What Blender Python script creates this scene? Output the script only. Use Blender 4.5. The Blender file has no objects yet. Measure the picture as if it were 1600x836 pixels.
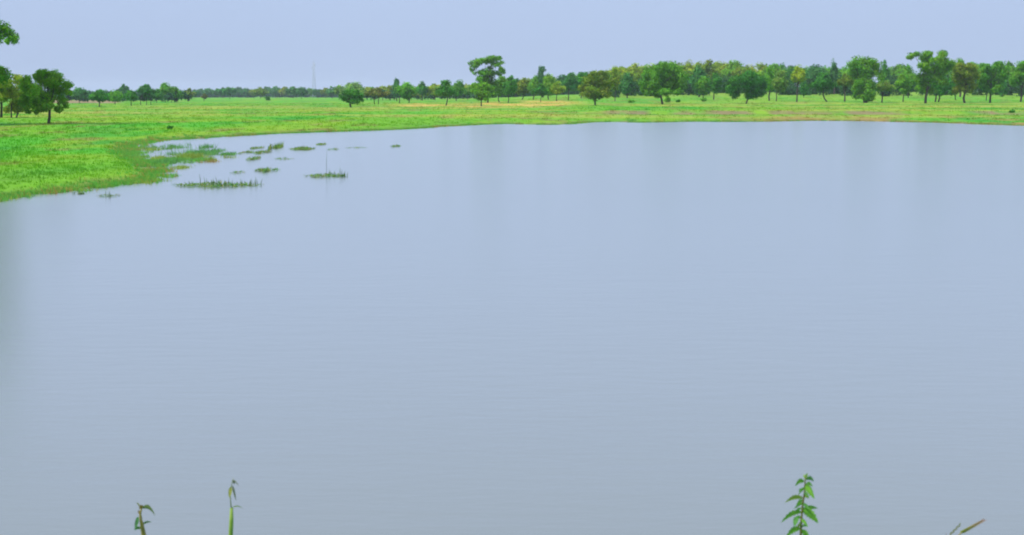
import bpy, math, random
import numpy as np
from mathutils import Vector

# ------------------------------------------------------------------ camera, sky, sun, exposure
SC = bpy.context.scene
COL = SC.collection
CAM_Z = 2.25                      # eye height above the water
FPX = 2200.0                     # focal length in photo pixels (photo 1600 wide)
K = 1386.0 / FPX                 # width of the land against a first survey made with a wider lens
HORIZON = 148.0
PITCH = math.atan((418 - HORIZON) / FPX)
cam_d = bpy.data.cameras.new('camera'); cam = bpy.data.objects.new('camera', cam_d); COL.objects.link(cam)
cam.location = (0, 0, CAM_Z); cam.rotation_euler = (math.pi / 2 - PITCH, 0, 0)
cam_d.sensor_width = 36; cam_d.lens = FPX / 1600 * 36
cam_d.clip_start = 0.05; cam_d.clip_end = 12000
SC.camera = cam
cam_d.dof.use_dof = True; cam_d.dof.focus_distance = 70; cam_d.dof.aperture_fstop = 11

SUN_EL, SUN_AZ = math.radians(57), math.radians(-112)      # azimuth measured from +Y towards +X: light from the left, a little behind
sd = Vector((math.sin(SUN_AZ) * math.cos(SUN_EL), math.cos(SUN_AZ) * math.cos(SUN_EL), math.sin(SUN_EL)))
sun_d = bpy.data.lights.new('sun', 'SUN'); sun = bpy.data.objects.new('sun', sun_d); COL.objects.link(sun)
sun.rotation_euler = sd.to_track_quat('Z', 'Y').to_euler()
sun_d.energy = 3.7; sun_d.angle = math.radians(8); sun_d.color = (1.0, 0.95, 0.86)

world = bpy.data.worlds.new('World'); SC.world = world; world.use_nodes = True
nt = world.node_tree; nt.nodes.clear()
w_out = nt.nodes.new('ShaderNodeOutputWorld'); w_bg = nt.nodes.new('ShaderNodeBackground')
sky = nt.nodes.new('ShaderNodeTexSky'); sky.sky_type = 'NISHITA'; sky.sun_disc = False
sky.sun_elevation = SUN_EL; sky.sun_rotation = SUN_AZ; sky.dust_density = 3; sky.air_density = 1; sky.ozone_density = 3
veil = nt.nodes.new('ShaderNodeMix'); veil.data_type = 'RGBA'; veil.inputs[0].default_value = 0.92   # thin even cloud over the blue
veil.inputs[7].default_value = (3.9, 4.9, 6.95, 1)
wn = nt.nodes.new('ShaderNodeTexNoise'); wn.inputs['Scale'].default_value = 1.7; wn.inputs['Detail'].default_value = 3
wm = nt.nodes.new('ShaderNodeMapRange'); wm.inputs[3].default_value = 0.93; wm.inputs[4].default_value = 1.07
wx = nt.nodes.new('ShaderNodeMix'); wx.data_type = 'RGBA'; wx.blend_type = 'MULTIPLY'; wx.inputs[0].default_value = 1
nt.links.new(sky.outputs[0], veil.inputs[6]); nt.links.new(wn.outputs[0], wm.inputs[0])
nt.links.new(veil.outputs[2], wx.inputs[6]); nt.links.new(wm.outputs[0], wx.inputs[7])
# an overcast sky grows brighter from the horizon to the zenith (CIE overcast, softened)
tcw = nt.nodes.new('ShaderNodeTexCoord'); sxyz = nt.nodes.new('ShaderNodeSeparateXYZ'); zen = nt.nodes.new('ShaderNodeMapRange')
zen.inputs[1].default_value = 0.0; zen.inputs[2].default_value = 1.0; zen.inputs[3].default_value = 0.96; zen.inputs[4].default_value = 1.75
wz = nt.nodes.new('ShaderNodeMix'); wz.data_type = 'RGBA'; wz.blend_type = 'MULTIPLY'; wz.inputs[0].default_value = 1
nt.links.new(tcw.outputs['Generated'], sxyz.inputs[0]); nt.links.new(sxyz.outputs['Z'], zen.inputs[0])
nt.links.new(wx.outputs[2], wz.inputs[6]); nt.links.new(zen.outputs[0], wz.inputs[7])
nt.links.new(wz.outputs[2], w_bg.inputs[0]); nt.links.new(w_bg.outputs[0], w_out.inputs[0])
w_bg.inputs[1].default_value = 0.1

SC.view_settings.view_transform = 'Standard'; SC.view_settings.look = 'None'
SC.view_settings.exposure = 0.3; SC.view_settings.gamma = 1.0; SC.view_settings.use_curve_mapping = False
SC.render.engine = 'CYCLES'
SC.cycles.use_denoising = True
SC.cycles.filter_width = 2.0
SC.cycles.max_bounces = 6; SC.cycles.transparent_max_bounces = 8

# ------------------------------------------------------------------ helpers
rng = np.random.default_rng(7)
random.seed(7)
CP, SP = math.cos(PITCH), math.sin(PITCH)

def ray(px, py):
    dx, dy = (px - 800) / FPX, (418 - py) / FPX
    return np.array([dx, CP + dy * SP, -SP + dy * CP])
def on_level(px, py, z=0.0):
    d = ray(px, py); t = (z - CAM_Z) / d[2]
    return np.array([d[0] * t, d[1] * t, z])
def at_depth(px, py, Y):
    d = ray(px, py); t = Y / d[1]
    return np.array([d[0] * t, Y, CAM_Z + d[2] * t])
def sstep(a, b, v):
    t = np.clip((np.asarray(v, float) - a) / (b - a), 0, 1)
    return t * t * (3 - 2 * t)
def hash2(ix, iy, s):
    n = np.sin(ix * 127.1 + iy * 311.7 + s * 74.7) * 43758.5453
    return n - np.floor(n)
def vnoise(x, y, s=0):
    x = np.asarray(x, float); y = np.asarray(y, float)
    ix, iy = np.floor(x), np.floor(y); fx, fy = x - ix, y - iy
    fx = fx * fx * (3 - 2 * fx); fy = fy * fy * (3 - 2 * fy)
    a, b = hash2(ix, iy, s), hash2(ix + 1, iy, s); c, d = hash2(ix, iy + 1, s), hash2(ix + 1, iy + 1, s)
    return (a * (1 - fx) + b * fx) * (1 - fy) + (c * (1 - fx) + d * fx) * fy
def fbm(x, y, s=0, o=3):
    r = 0; amp = 0.5; tot = 0
    for k in range(o):
        r = r + amp * vnoise(np.asarray(x) * 2 ** k, np.asarray(y) * 2 ** k, s + k); tot += amp; amp *= 0.5
    return r / tot

def mesh_np(name, verts, faces, k, cols=None, smooth=False):
    """verts (N,3), faces (M,k) -> mesh; cols (N,3) stored as colour attribute Col"""
    me = bpy.data.meshes.new(name)
    verts = np.asarray(verts, np.float32); faces = np.asarray(faces, np.int32)
    me.vertices.add(len(verts)); me.vertices.foreach_set('co', verts.ravel())
    me.loops.add(faces.size); me.loops.foreach_set('vertex_index', faces.ravel())
    me.polygons.add(len(faces)); me.polygons.foreach_set('loop_start', np.arange(0, faces.size, k, dtype=np.int32))
    if cols is not None:
        a = me.color_attributes.new('Col', 'FLOAT_COLOR', 'POINT')
        c = np.ones((len(verts), 4), np.float32); c[:, :3] = cols
        a.data.foreach_set('color', c.ravel())
    me.update(calc_edges=True); me.validate()
    if smooth: me.polygons.foreach_set('use_smooth', np.ones(len(faces), bool))
    return me
def link(name, me, mat=None, parent=None, **props):
    o = bpy.data.objects.new(name, me); COL.objects.link(o)
    if mat is not None and me is not None: me.materials.append(mat)
    if parent is not None: o.parent = parent
    for k, v in props.items(): o[k] = v
    return o
def empty(name, loc, label, cat, group=None):
    o = bpy.data.objects.new(name, None); COL.objects.link(o); o.location = loc; o.empty_display_size = 0.3
    o['label'] = label; o['category'] = cat
    if group: o['group'] = group
    return o
class Tube:
    """collects tapered tubes, flat blades and boxes as triangles/quads"""
    def __init__(s): s.v = []; s.f = []; s.c = []
    def tube(s, pts, rad, n=7, col=(1, 1, 1)):
        pts = [np.asarray(p, float) for p in pts]; rings = []
        for i, p in enumerate(pts):
            t = pts[min(i + 1, len(pts) - 1)] - pts[max(i - 1, 0)]; t = t / (np.linalg.norm(t) + 1e-9)
            a = np.cross(t, [0.31, 0.87, 0.11] if abs(t[2]) > 0.5 else [0, 0, 1.0]); a /= np.linalg.norm(a) + 1e-9
            b = np.cross(t, a); base = len(s.v)
            for k in range(n):
                th = 2 * math.pi * k / n
                s.v.append(p + (a * math.cos(th) + b * math.sin(th)) * rad[i]); s.c.append(col)
            rings.append(base)
        for i in range(len(rings) - 1):
            for k in range(n):
                k2 = (k + 1) % n
                s.f.append((rings[i] + k, rings[i] + k2, rings[i + 1] + k2, rings[i + 1] + k))
        for r, rev in ((rings[0], 1), (rings[-1], 0)):
            m = len(s.v); s.v.append(np.mean([s.v[r + k] for k in range(n)], axis=0)); s.c.append(col)
            for k in range(n):
                k2 = (k + 1) % n
                s.f.append((m, r + k, r + k2, m) if not rev else (m, r + k2, r + k, m))
        return s
    def build(s, name, mat, parent=None, smooth=True, **props):
        me = bpy.data.meshes.new(name)
        me.from_pydata([tuple(map(float, v)) for v in s.v], [], [f if f[0] != f[3] else f[:3] for f in s.f])
        a = me.color_attributes.new('Col', 'FLOAT_COLOR', 'POINT')
        c = np.ones((len(s.v), 4), np.float32); c[:, :3] = np.array(s.c); a.data.foreach_set('color', c.ravel())
        if smooth: me.polygons.foreach_set('use_smooth', np.ones(len(me.polygons), bool))
        return link(name, me, mat, parent, **props)

# ------------------------------------------------------------------ materials
def new_mat(name):
    m = bpy.data.materials.new(name); m.use_nodes = True; n = m.node_tree; n.nodes.clear()
    out = n.nodes.new('ShaderNodeOutputMaterial'); return m, n, out
def leaf_mat(name, use_obj=True, transl=0.3, rough=0.6, spec=0.05, mott=0):
    m, n, out = new_mat(name)
    at = n.nodes.new('ShaderNodeAttribute'); at.attribute_name = 'Col'; src = at.outputs['Color']
    if use_obj:
        oi = n.nodes.new('ShaderNodeObjectInfo'); mx = n.nodes.new('ShaderNodeMix'); mx.data_type = 'RGBA'; mx.blend_type = 'MULTIPLY'
        mx.inputs[0].default_value = 1; n.links.new(src, mx.inputs[6]); n.links.new(oi.outputs['Color'], mx.inputs[7]); src = mx.outputs[2]
    if mott:
        tc = n.nodes.new('ShaderNodeTexCoord'); no = n.nodes.new('ShaderNodeTexNoise'); no.inputs['Scale'].default_value = mott; no.inputs['Detail'].default_value = 4
        cr = n.nodes.new('ShaderNodeMapRange'); cr.inputs[1].default_value = 0.3; cr.inputs[2].default_value = 0.7; n.links.new(tc.outputs['Object'], no.inputs[0]); n.links.new(no.outputs[0], cr.inputs[0])
        mx2 = n.nodes.new('ShaderNodeMix'); mx2.data_type = 'RGBA'; mx2.inputs[6].default_value = (0.75, 0.75, 0.8, 1); mx2.inputs[7].default_value = (1.5, 1.15, 1.1, 1); n.links.new(cr.outputs[0], mx2.inputs[0])
        mx3 = n.nodes.new('ShaderNodeMix'); mx3.data_type = 'RGBA'; mx3.blend_type = 'MULTIPLY'; mx3.inputs[0].default_value = 1; n.links.new(src, mx3.inputs[6]); n.links.new(mx2.outputs[2], mx3.inputs[7]); src = mx3.outputs[2]
    p = n.nodes.new('ShaderNodeBsdfPrincipled'); p.inputs['Roughness'].default_value = rough; p.inputs['Specular IOR Level'].default_value = spec
    t = n.nodes.new('ShaderNodeBsdfTranslucent'); ms = n.nodes.new('ShaderNodeMixShader'); ms.inputs[0].default_value = transl
    n.links.new(src, p.inputs['Base Color']); n.links.new(src, t.inputs[0])
    n.links.new(p.outputs[0], ms.inputs[1]); n.links.new(t.outputs[0], ms.inputs[2]); n.links.new(ms.outputs[0], out.inputs[0])
    return m
M_LEAF = leaf_mat('foliage', True, 0.22)
M_GRASS = leaf_mat('grass_blades', False, 0.5, 0.7)
M_WEED = leaf_mat('weed_leaf', False, 0.4, 0.55, 0.2, mott=90)

def bark_mat(name, c1, c2, scale=6):
    m, n, out = new_mat(name)
    tc = n.nodes.new('ShaderNodeTexCoord'); no = n.nodes.new('ShaderNodeTexNoise'); no.inputs['Scale'].default_value = scale; no.inputs['Detail'].default_value = 4
    mp = n.nodes.new('ShaderNodeMapping'); mp.inputs['Scale'].default_value = (1, 1, 0.25)
    mx = n.nodes.new('ShaderNodeMix'); mx.data_type = 'RGBA'; mx.inputs[6].default_value = (*c1, 1); mx.inputs[7].default_value = (*c2, 1)
    p = n.nodes.new('ShaderNodeBsdfPrincipled'); p.inputs['Roughness'].default_value = 0.9
    bp = n.nodes.new('ShaderNodeBump'); bp.inputs['Strength'].default_value = 0.6; bp.inputs['Distance'].default_value = 0.05
    n.links.new(tc.outputs['Object'], mp.inputs[0]); n.links.new(mp.outputs[0], no.inputs[0]); n.links.new(no.outputs[0], mx.inputs[0])
    n.links.new(no.outputs[0], bp.inputs['Height']); n.links.new(bp.outputs[0], p.inputs['Normal'])
    n.links.new(mx.outputs[2], p.inputs['Base Color']); n.links.new(p.outputs[0], out.inputs[0]); return m
M_BARK = bark_mat('bark', (0.03, 0.025, 0.02), (0.075, 0.06, 0.048))
M_STEM = leaf_mat('weed_stem', False, 0.1, 0.6, 0.2, mott=60)

def ground_mat():
    m, n, out = new_mat('meadow_ground')
    at = n.nodes.new('ShaderNodeAttribute'); at.attribute_name = 'Col'
    geo = n.nodes.new('ShaderNodeNewGeometry')
    n1 = n.nodes.new('ShaderNodeTexNoise'); n1.inputs['Scale'].default_value = 0.9; n1.inputs['Detail'].default_value = 6; n1.inputs['Roughness'].default_value = 0.7
    mr = n.nodes.new('ShaderNodeMapRange'); mr.inputs[1].default_value = 0.25; mr.inputs[2].default_value = 0.75; mr.inputs[3].default_value = 0.75; mr.inputs[4].default_value = 1.25
    mx = n.nodes.new('ShaderNodeMix'); mx.data_type = 'RGBA'; mx.blend_type = 'MULTIPLY'; mx.inputs[0].default_value = 1
    p = n.nodes.new('ShaderNodeBsdfPrincipled'); p.inputs['Roughness'].default_value = 0.95; p.inputs['Specular IOR Level'].default_value = 0.1
    bp = n.nodes.new('ShaderNodeBump'); bp.inputs['Strength'].default_value = 0.4; bp.inputs['Distance'].default_value = 0.1
    n.links.new(geo.outputs['Position'], n1.inputs['Vector']); n.links.new(n1.outputs[0], mr.inputs[0])
    n.links.new(at.outputs['Color'], mx.inputs[6]); n.links.new(mr.outputs[0], mx.inputs[7])
    n.links.new(n1.outputs[0], bp.inputs['Height']); n.links.new(bp.outputs[0], p.inputs['Normal'])
    n.links.new(mx.outputs[2], p.inputs['Base Color']); n.links.new(p.outputs[0], out.inputs[0]); return m
M_GROUND = ground_mat()

def water_mat():
    m, n, out = new_mat('pond_water')
    geo = n.nodes.new('ShaderNodeNewGeometry')
    p = n.nodes.new('ShaderNodeBsdfPrincipled')
    p.inputs['Roughness'].default_value = 0.2; p.inputs['IOR'].default_value = 1.5
    p.inputs['Coat Weight'].default_value = 1.0; p.inputs['Coat IOR'].default_value = 1.45; p.inputs['Coat Roughness'].default_value = 0.2
    # silt: slightly uneven colour of the turbid water body
    ns = n.nodes.new('ShaderNodeTexNoise'); ns.inputs['Scale'].default_value = 0.12; ns.inputs['Detail'].default_value = 3
    mc = n.nodes.new('ShaderNodeMix'); mc.data_type = 'RGBA'; mc.inputs[6].default_value = (0.123, 0.134, 0.108, 1); mc.inputs[7].default_value = (0.137, 0.148, 0.12, 1)
    n.links.new(geo.outputs['Position'], ns.inputs['Vector']); n.links.new(ns.outputs[0], mc.inputs[0]); n.links.new(mc.outputs[2], p.inputs['Base Color'])
    # ripples: two sizes, crests mostly across the view as the breeze drives them
    def wave(sx, sy, rot, det):
        mp = n.nodes.new('ShaderNodeMapping'); mp.inputs['Scale'].default_value = (sx, sy, 1); mp.inputs['Rotation'].default_value = (0, 0, rot)
        w = n.nodes.new('ShaderNodeTexNoise'); w.inputs['Scale'].default_value = 1; w.inputs['Detail'].default_value = det; w.inputs['Roughness'].default_value = 0.55
        n.links.new(geo.outputs['Position'], mp.inputs[0]); n.links.new(mp.outputs[0], w.inputs['Vector']); return w
    w1 = wave(2.2, 6.0, 0.12, 3); w2 = wave(0.5, 1.3, -0.2, 2)
    ad = n.nodes.new('ShaderNodeMath'); ad.operation = 'MULTIPLY_ADD'; ad.inputs[1].default_value = 1.8
    n.links.new(w2.outputs[0], ad.inputs[0]); n.links.new(w1.outputs[0], ad.inputs[2])
    bp = n.nodes.new('ShaderNodeBump'); bp.inputs['Strength'].default_value = 1.0; bp.inputs['Distance'].default_value = 0.005
    n.links.new(ad.outputs[0], bp.inputs['Height']); n.links.new(bp.outputs[0], p.inputs['Normal'])
    n.links.new(p.outputs[0], out.inputs[0]); return m
M_WATER = water_mat()

# ------------------------------------------------------------------ terrain
SHORE_PX = [(-40, 316), (0, 309), (30, 306), (60, 303), (100, 299), (135, 295), (170, 290), (200, 287), (232, 282), (246, 276), (240, 266), (232, 257), (214, 250),
            (196, 241), (205, 229), (228, 222), (262, 218), (300, 217), (340, 214.5), (380, 212), (420, 209.5), (460, 208), (500, 206.5), (540, 205.5), (580, 204), (620, 202.5),
            (660, 200.5), (690, 198), (720, 196.5), (760, 194.5), (790, 193.5), (830, 194.5), (862, 195), (890, 194), (925, 191), (955, 190.5), (1000, 191.5), (1040, 191),
            (1085, 190), (1140, 190.5), (1200, 190), (1270, 188.5), (1330, 189), (1400, 190.5), (1460, 191.5), (1520, 194), (1570, 195.5), (1600, 196.5), (1660, 198)]
shore = [on_level(*p)[:2] for p in SHORE_PX]
shore += [np.array([p[0] * K, p[1]]) for p in [(88, 92), (104, 70), (108, 45), (95, 24), (70, 11), (40, 6.2), (18, 5.6), (5, 5.5), (-6, 5.4), (-18, 5.8), (-36, 9), (-44, 18), (-38, 26), (-27, 29)]]
SH = np.array(shore)
def pond_dist(x, y):
    """signed distance to the pond edge, positive on land"""
    P = np.stack([np.ravel(x), np.ravel(y)], 1); best = np.full(len(P), 1e9); inside = np.zeros(len(P), bool)
    n = len(SH)
    for i in range(n):
        a, b = SH[i], SH[(i + 1) % n]; ab = b - a; t = np.clip(((P - a) @ ab) / (ab @ ab), 0, 1)
        d = P - a - t[:, None] * ab; best = np.minimum(best, np.einsum('ij,ij->i', d, d))
        c = ((a[1] > P[:, 1]) != (b[1] > P[:, 1]))
        with np.errstate(divide='ignore', invalid='ignore'):
            xi = (b[0] - a[0]) * (P[:, 1] - a[1]) / (b[1] - a[1] + 1e-12) + a[0]
        inside ^= c & (P[:, 0] < xi)
    d = np.sqrt(best); return np.where(inside, -d, d).reshape(np.shape(x))
def scarp_y(x): return 146 + 5 * (fbm(np.asarray(x) / 18, 3.3, 5) - 0.5) - 0.06 * np.asarray(x)
def height(x, y, s=None):
    x = np.asarray(x, float); y = np.asarray(y, float)
    if s is None: s = pond_dist(x, y)
    wob = s + 0.95 * (fbm(x / 1.0, y / 1.6, 21) - 0.5) * sstep(20, 40, y)
    x0, x = x, x / K
    inside = -np.minimum(0.9, 0.28 * np.maximum(-wob, 0))
    e = 0.26 * sstep(0, 1.1, wob) + 0.2 * sstep(0.8, 12, wob)
    wr = sstep(-70, 20, x)
    sc = sstep(2, 22, x)
    ys = scarp_y(x)
    rise = wr * (sc * 0.46 * sstep(ys, ys + 1.6, y) + (1 - sc) * 0.46 * sstep(125, 190, y))
    rise = rise + wr * (0.32 * sstep(165, 270, y) + 0.5 * sstep(260, 370, y))
    rise = rise + (1 - wr) * (0.12 * sstep(60, 150, y) + 0.3 * sstep(240, 500, y))
    az = 800 + FPX * x0 / np.maximum(y, 1)
    hill = (2.0 + 1.1 * (fbm(x0 / 14, y / 40, 77) - 0.5)) * sstep(205, 390, y) * sstep(640, 1120, az)          # the land climbs towards the right-hand wood
    bump = (0.16 * (fbm(x / 9, y / 9, 2) - 0.5) + 0.05 * (fbm(x / 2, y / 2, 9) - 0.5)) * sstep(0.5, 6, wob)
    far = np.where(wob > 0, np.maximum(K * (e + rise + bump), 0.02) + hill, inside)
    near = np.where(s > 0, np.minimum(0.7, 0.27 * s) + 0.05 * (fbm(x0 / 0.8, y / 0.8, 4) - 0.5) * np.minimum(s, 1), inside)
    k = sstep(26, 12, y)
    return far * (1 - k) + near * k

def zone_cols(x, y, s, r2):
    """albedo of the ground cover: grass greens, dry straw, bare soil"""
    G1, G2, G3 = np.array([0.065, 0.285, 0.013]), np.array([0.18, 0.30, 0.014]), np.array([0.036, 0.225, 0.018])
    BR, STRAW, SOIL, MUD = np.array([0.17, 0.15, 0.04]), np.array([0.6, 0.34, 0.09]), np.array([0.2, 0.145, 0.075]), np.array([0.2, 0.145, 0.08])
    az = 800 + FPX * x / np.maximum(y, 1)              # bearing
    x = x / K
    a = fbm(x / 7, y / 12, 31, 4); b = fbm(x / 4, y / 9, 41, 4); c = fbm(x / 16, y / 30, 51, 3)
    col = G1[None] * np.ones((len(x), 1))
    def mix(col, C, w): w = np.clip(w, 0, 1)[:, None]; return col * (1 - w) + C * w
    col = mix(col, G2, sstep(0.48, 0.7, a) * 0.75)
    col = mix(col, G3, sstep(0.52, 0.72, b) * 0.9)
    col = mix(col, G2, sstep(0.5, 0.65, c) * 0.45)
    col = mix(col, BR, sstep(0.6, 0.74, fbm(x / 3, y / 6, 61, 4)) * 0.7)
    # meadow in front of the right-hand wood, sunlit yellow mixed into its colour
    col = mix(col, np.array([0.17, 0.29, 0.03]), sstep(20, 40, x) * sstep(265, 330, y) * 0.65 + sstep(-80, -40, x) * sstep(200, 260, y) * 0.25)
    # dry straw strip
    st = sstep(585, 640, az) * sstep(935, 860, az) * sstep(190, 215, y + 40 * (b - 0.5) + 14 * (r2 - 0.5)) * sstep(300, 240, y + 80 * (a - 0.5))
    col = mix(col, STRAW, st * (0.6 + 0.5 * (r2 - 0.3)) * sstep(0.3, 0.6, fbm(x / 6, y / 14, 43, 4)))
    bands = sstep(0.47, 0.62, fbm(x / 34, y / 9, 47, 3)) * sstep(110, 135, y) * sstep(330, 280, y)
    col = mix(col, np.array([0.36, 0.33, 0.06]), bands * 0.55 * sstep(270, 205, y))
    # ploughed field on the left
    pl = sstep(60, 80, az) * sstep(200, 180, az) * sstep(300, 315, y) * sstep(470, 430, y)
    col = mix(col, SOIL * 1.25, pl * 0.9)
    # eroded ledge and its red-brown growth
    ys = scarp_y(x); led = sstep(4, 20, x) * sstep(ys - 5, ys - 1, y) * sstep(ys + 6, ys + 2, y)
    col = mix(col, SOIL, led * sstep(0.36, 0.56, fbm(x / 4, 1.7 + y / 12, 71, 4)) * 0.95)
    # muddy, trampled margin
    mud = sstep(0.7, 0.1, s + 1.2 * (fbm(x / 3, y / 3, 81) - 0.5))
    col = mix(col, MUD, mud * np.where(x < -5, 0.45, 0.75))
    bank = sstep(60, 90, x) * sstep(40, 5, s)
    bank = np.maximum(bank, sstep(40, 62, x) * sstep(22, 3, s) * 0.7)
    bank = np.maximum(bank, sstep(22, 42, x) * sstep(16, 1, s) * 1.1)
    col = mix(col, np.array([0.24, 0.17, 0.05]), bank * sstep(0.35, 0.6, fbm(x / 5, y / 5, 91)) * 0.8)
    return col

angs = np.concatenate([np.arange(-180, -42, 2.5), np.arange(-42, 42.001, 0.12), np.arange(44.5, 180, 2.5)])
rads = np.concatenate([[0.0], np.geomspace(0.4, 4200, 430)])
A, R = np.meshgrid(np.radians(angs), rads)
gx, gy = R * np.sin(A), R * np.cos(A)
gs = pond_dist(gx, gy); gz = height(gx, gy, gs)
nA, nR = len(angs), len(rads)
idx = np.arange(nA * nR).reshape(nR, nA)
i0 = idx[:-1]; i1 = idx[1:]
F = np.stack([i0, np.roll(i0, -1, 1), np.roll(i1, -1, 1), i1], -1).reshape(-1, 4)[:, ::-1]
gc = zone_cols(gx.ravel(), gy.ravel(), gs.ravel(), np.full(gx.size, 0.5))
wet = sstep(0.12, -0.1, gz.ravel())[:, None]
gc = gc * (1 - wet) + np.array([0.09, 0.075, 0.05]) * wet
ground = link('ground', mesh_np('ground', np.stack([gx.ravel(), gy.ravel(), gz.ravel()], 1), F, 4, gc, True), M_GROUND, kind='structure')

wx_, wy_ = np.meshgrid(np.linspace(-40, 80, 30), np.linspace(3.5, 140, 30))
wi = np.arange(900).reshape(30, 30)
WF = np.stack([wi[:-1, :-1], wi[:-1, 1:], wi[1:, 1:], wi[1:, :-1]], -1).reshape(-1, 4)
link('water', mesh_np('water', np.stack([wx_.ravel(), wy_.ravel(), np.zeros(900)], 1), WF, 4, None, True), M_WATER, kind='structure')

def on_ground(px, py):
    d = ray(px, py); t = np.geomspace(3, 3000, 2600)
    x, y, z = d[0] * t, d[1] * t, CAM_Z + d[2] * t
    sdist = pond_dist(x, y); h = height(x, y, sdist)
    hit = np.where((z < h) & (y > 20))[0]
    k = hit[0] if len(hit) else len(t) - 1
    k = min(k, int(np.searchsorted(y, 900)))
    return np.array([x[k], y[k], float(h[k])])

# ------------------------------------------------------------------ grass (uncountable)
def blades(px_, py_, pz_, hgt, wid, nb, cols, spread):
    n = len(px_); N = n * nb
    bx = np.repeat(px_, nb) + rng.normal(0, 1, N) * np.repeat(spread, nb); by = np.repeat(py_, nb) + rng.normal(0, 1, N) * np.repeat(spread, nb)
    bz = np.repeat(pz_, nb) - 0.03
    h = np.repeat(hgt, nb) * rng.uniform(0.55, 1.15, N); w = np.repeat(wid, nb) * rng.uniform(0.7, 1.3, N)
    th = rng.uniform(0, 2 * np.pi, N); ln = rng.uniform(0, 2 * np.pi, N); la = rng.uniform(0.1, 0.7, N) * h
    v = np.zeros((N, 3, 3))
    v[:, 0] = np.stack([bx - w * np.cos(th), by - w * np.sin(th), bz], 1); v[:, 1] = np.stack([bx + w * np.cos(th), by + w * np.sin(th), bz], 1)
    v[:, 2] = np.stack([bx + la * np.cos(ln), by + la * np.sin(ln), bz + h], 1)
    c = np.repeat(cols, nb, 0) * rng.uniform(0.85, 1.15, (N, 1)); c = np.repeat(c, 3, 0)
    return v.reshape(-1, 3), c
def grass_mass(name, label, n, rmin, rmax, amax, tall, nb, clip_y=None):
    u = rng.uniform(0, 1, n); inv = 1 / (1 / rmin + u * (1 / rmax - 1 / rmin)); lg = rmin * (rmax / rmin) ** u
    r = np.where(rng.uniform(0, 1, n) < 0.5, inv, lg); a = np.radians(rng.uniform(-amax, amax, n))
    x, y = r * np.sin(a), r * np.cos(a); s = pond_dist(x, y); z = height(x, y, s)
    keep = (z > 0.025) & (s > 0.02)
    if clip_y is not None: keep &= y < clip_y
    else: keep &= y > 20
    x, y, s, z, r = x[keep], y[keep], s[keep], z[keep], r[keep]
    col = zone_cols(x, y, s, rng.uniform(0, 1, len(x)))
    tn = fbm(x / 5, y / 8, 101)
    hgt = tall * (0.65 + 0.5 * tn) * rng.uniform(0.6, 1.4, len(x)) * (0.7 + 0.3 * sstep(0, 4, s))
    wid = 0.008 + r * 0.0002
    v, c = blades(x, y, z, hgt, wid, nb, col * 1.35, 0.04 + r * 0.0008)
    me = mesh_np(name, v, np.arange(len(v)).reshape(-1, 3), 3, c)
    return link(name, me, M_GRASS, kind='stuff', label=label, category='grass')
grass_mass('meadow_grass', 'bright green meadow grass round the pond', 44000, 29, 330, 25, 0.125, 8)
def fringe(n):
    seg = SH[:len(SHORE_PX)]; d = np.linalg.norm(np.diff(seg, axis=0), axis=1); cum = np.concatenate([[0], np.cumsum(d / np.maximum(30, seg[:-1, 1]) )])
    u = rng.uniform(0, cum[-1], n); k = np.clip(np.searchsorted(cum, u) - 1, 0, len(d) - 1); t = (u - cum[k]) / (cum[k + 1] - cum[k])
    p = seg[k] + (seg[k + 1] - seg[k]) * t[:, None]; p = p + rng.normal(0, 1, (n, 2)) * np.where(p[:, 1:] < 75, 0.26, 0.1) * (0.6 + p[:, 1:] / 120)
    x, y = p[:, 0], p[:, 1]; s = pond_dist(x, y); z = height(x, y, s); keep = (s > -0.7) & (vnoise(x * 0.8, y * 0.8, 5) > 0.22) & ((s > 0) | (vnoise(x * 3.5, y * 1.6, 6) > 0.55))
    x, y, s, z = x[keep], y[keep], s[keep], z[keep]; r = np.hypot(x, y)
    pal = np.array([(0.2, 0.3, 0.045), (0.09, 0.3, 0.04), (0.27, 0.22, 0.05), (0.13, 0.3, 0.04)])
    col = pal[np.where(rng.uniform(0, 1, len(x)) < 0.06 + 0.3 * (vnoise(x / 3, y / 3, 15) > 0.66) + 0.45 * sstep(16, 30, x), 2, rng.choice([0, 1, 1, 3], len(x)))]
    v, c = blades(x, y, np.maximum(z, 0), 0.11 * rng.uniform(0.5, 1.3, len(x)), 0.009 + r * 0.0002, 7, col * 1.5, 0.03 + r * 0.0006)
    link('shore_grass', mesh_np('shore_grass', v, np.arange(len(v)).reshape(-1, 3), 3, c), M_GRASS, kind='stuff', label='yellow-green grass fringe along the water edge', category='grass')
fringe(13000)
grass_mass('bank_grass', 'grass on the near bank at the foot of the weeds', 6000, 0.7, 7.5, 75, 0.16, 8, clip_y=5.6)

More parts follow.
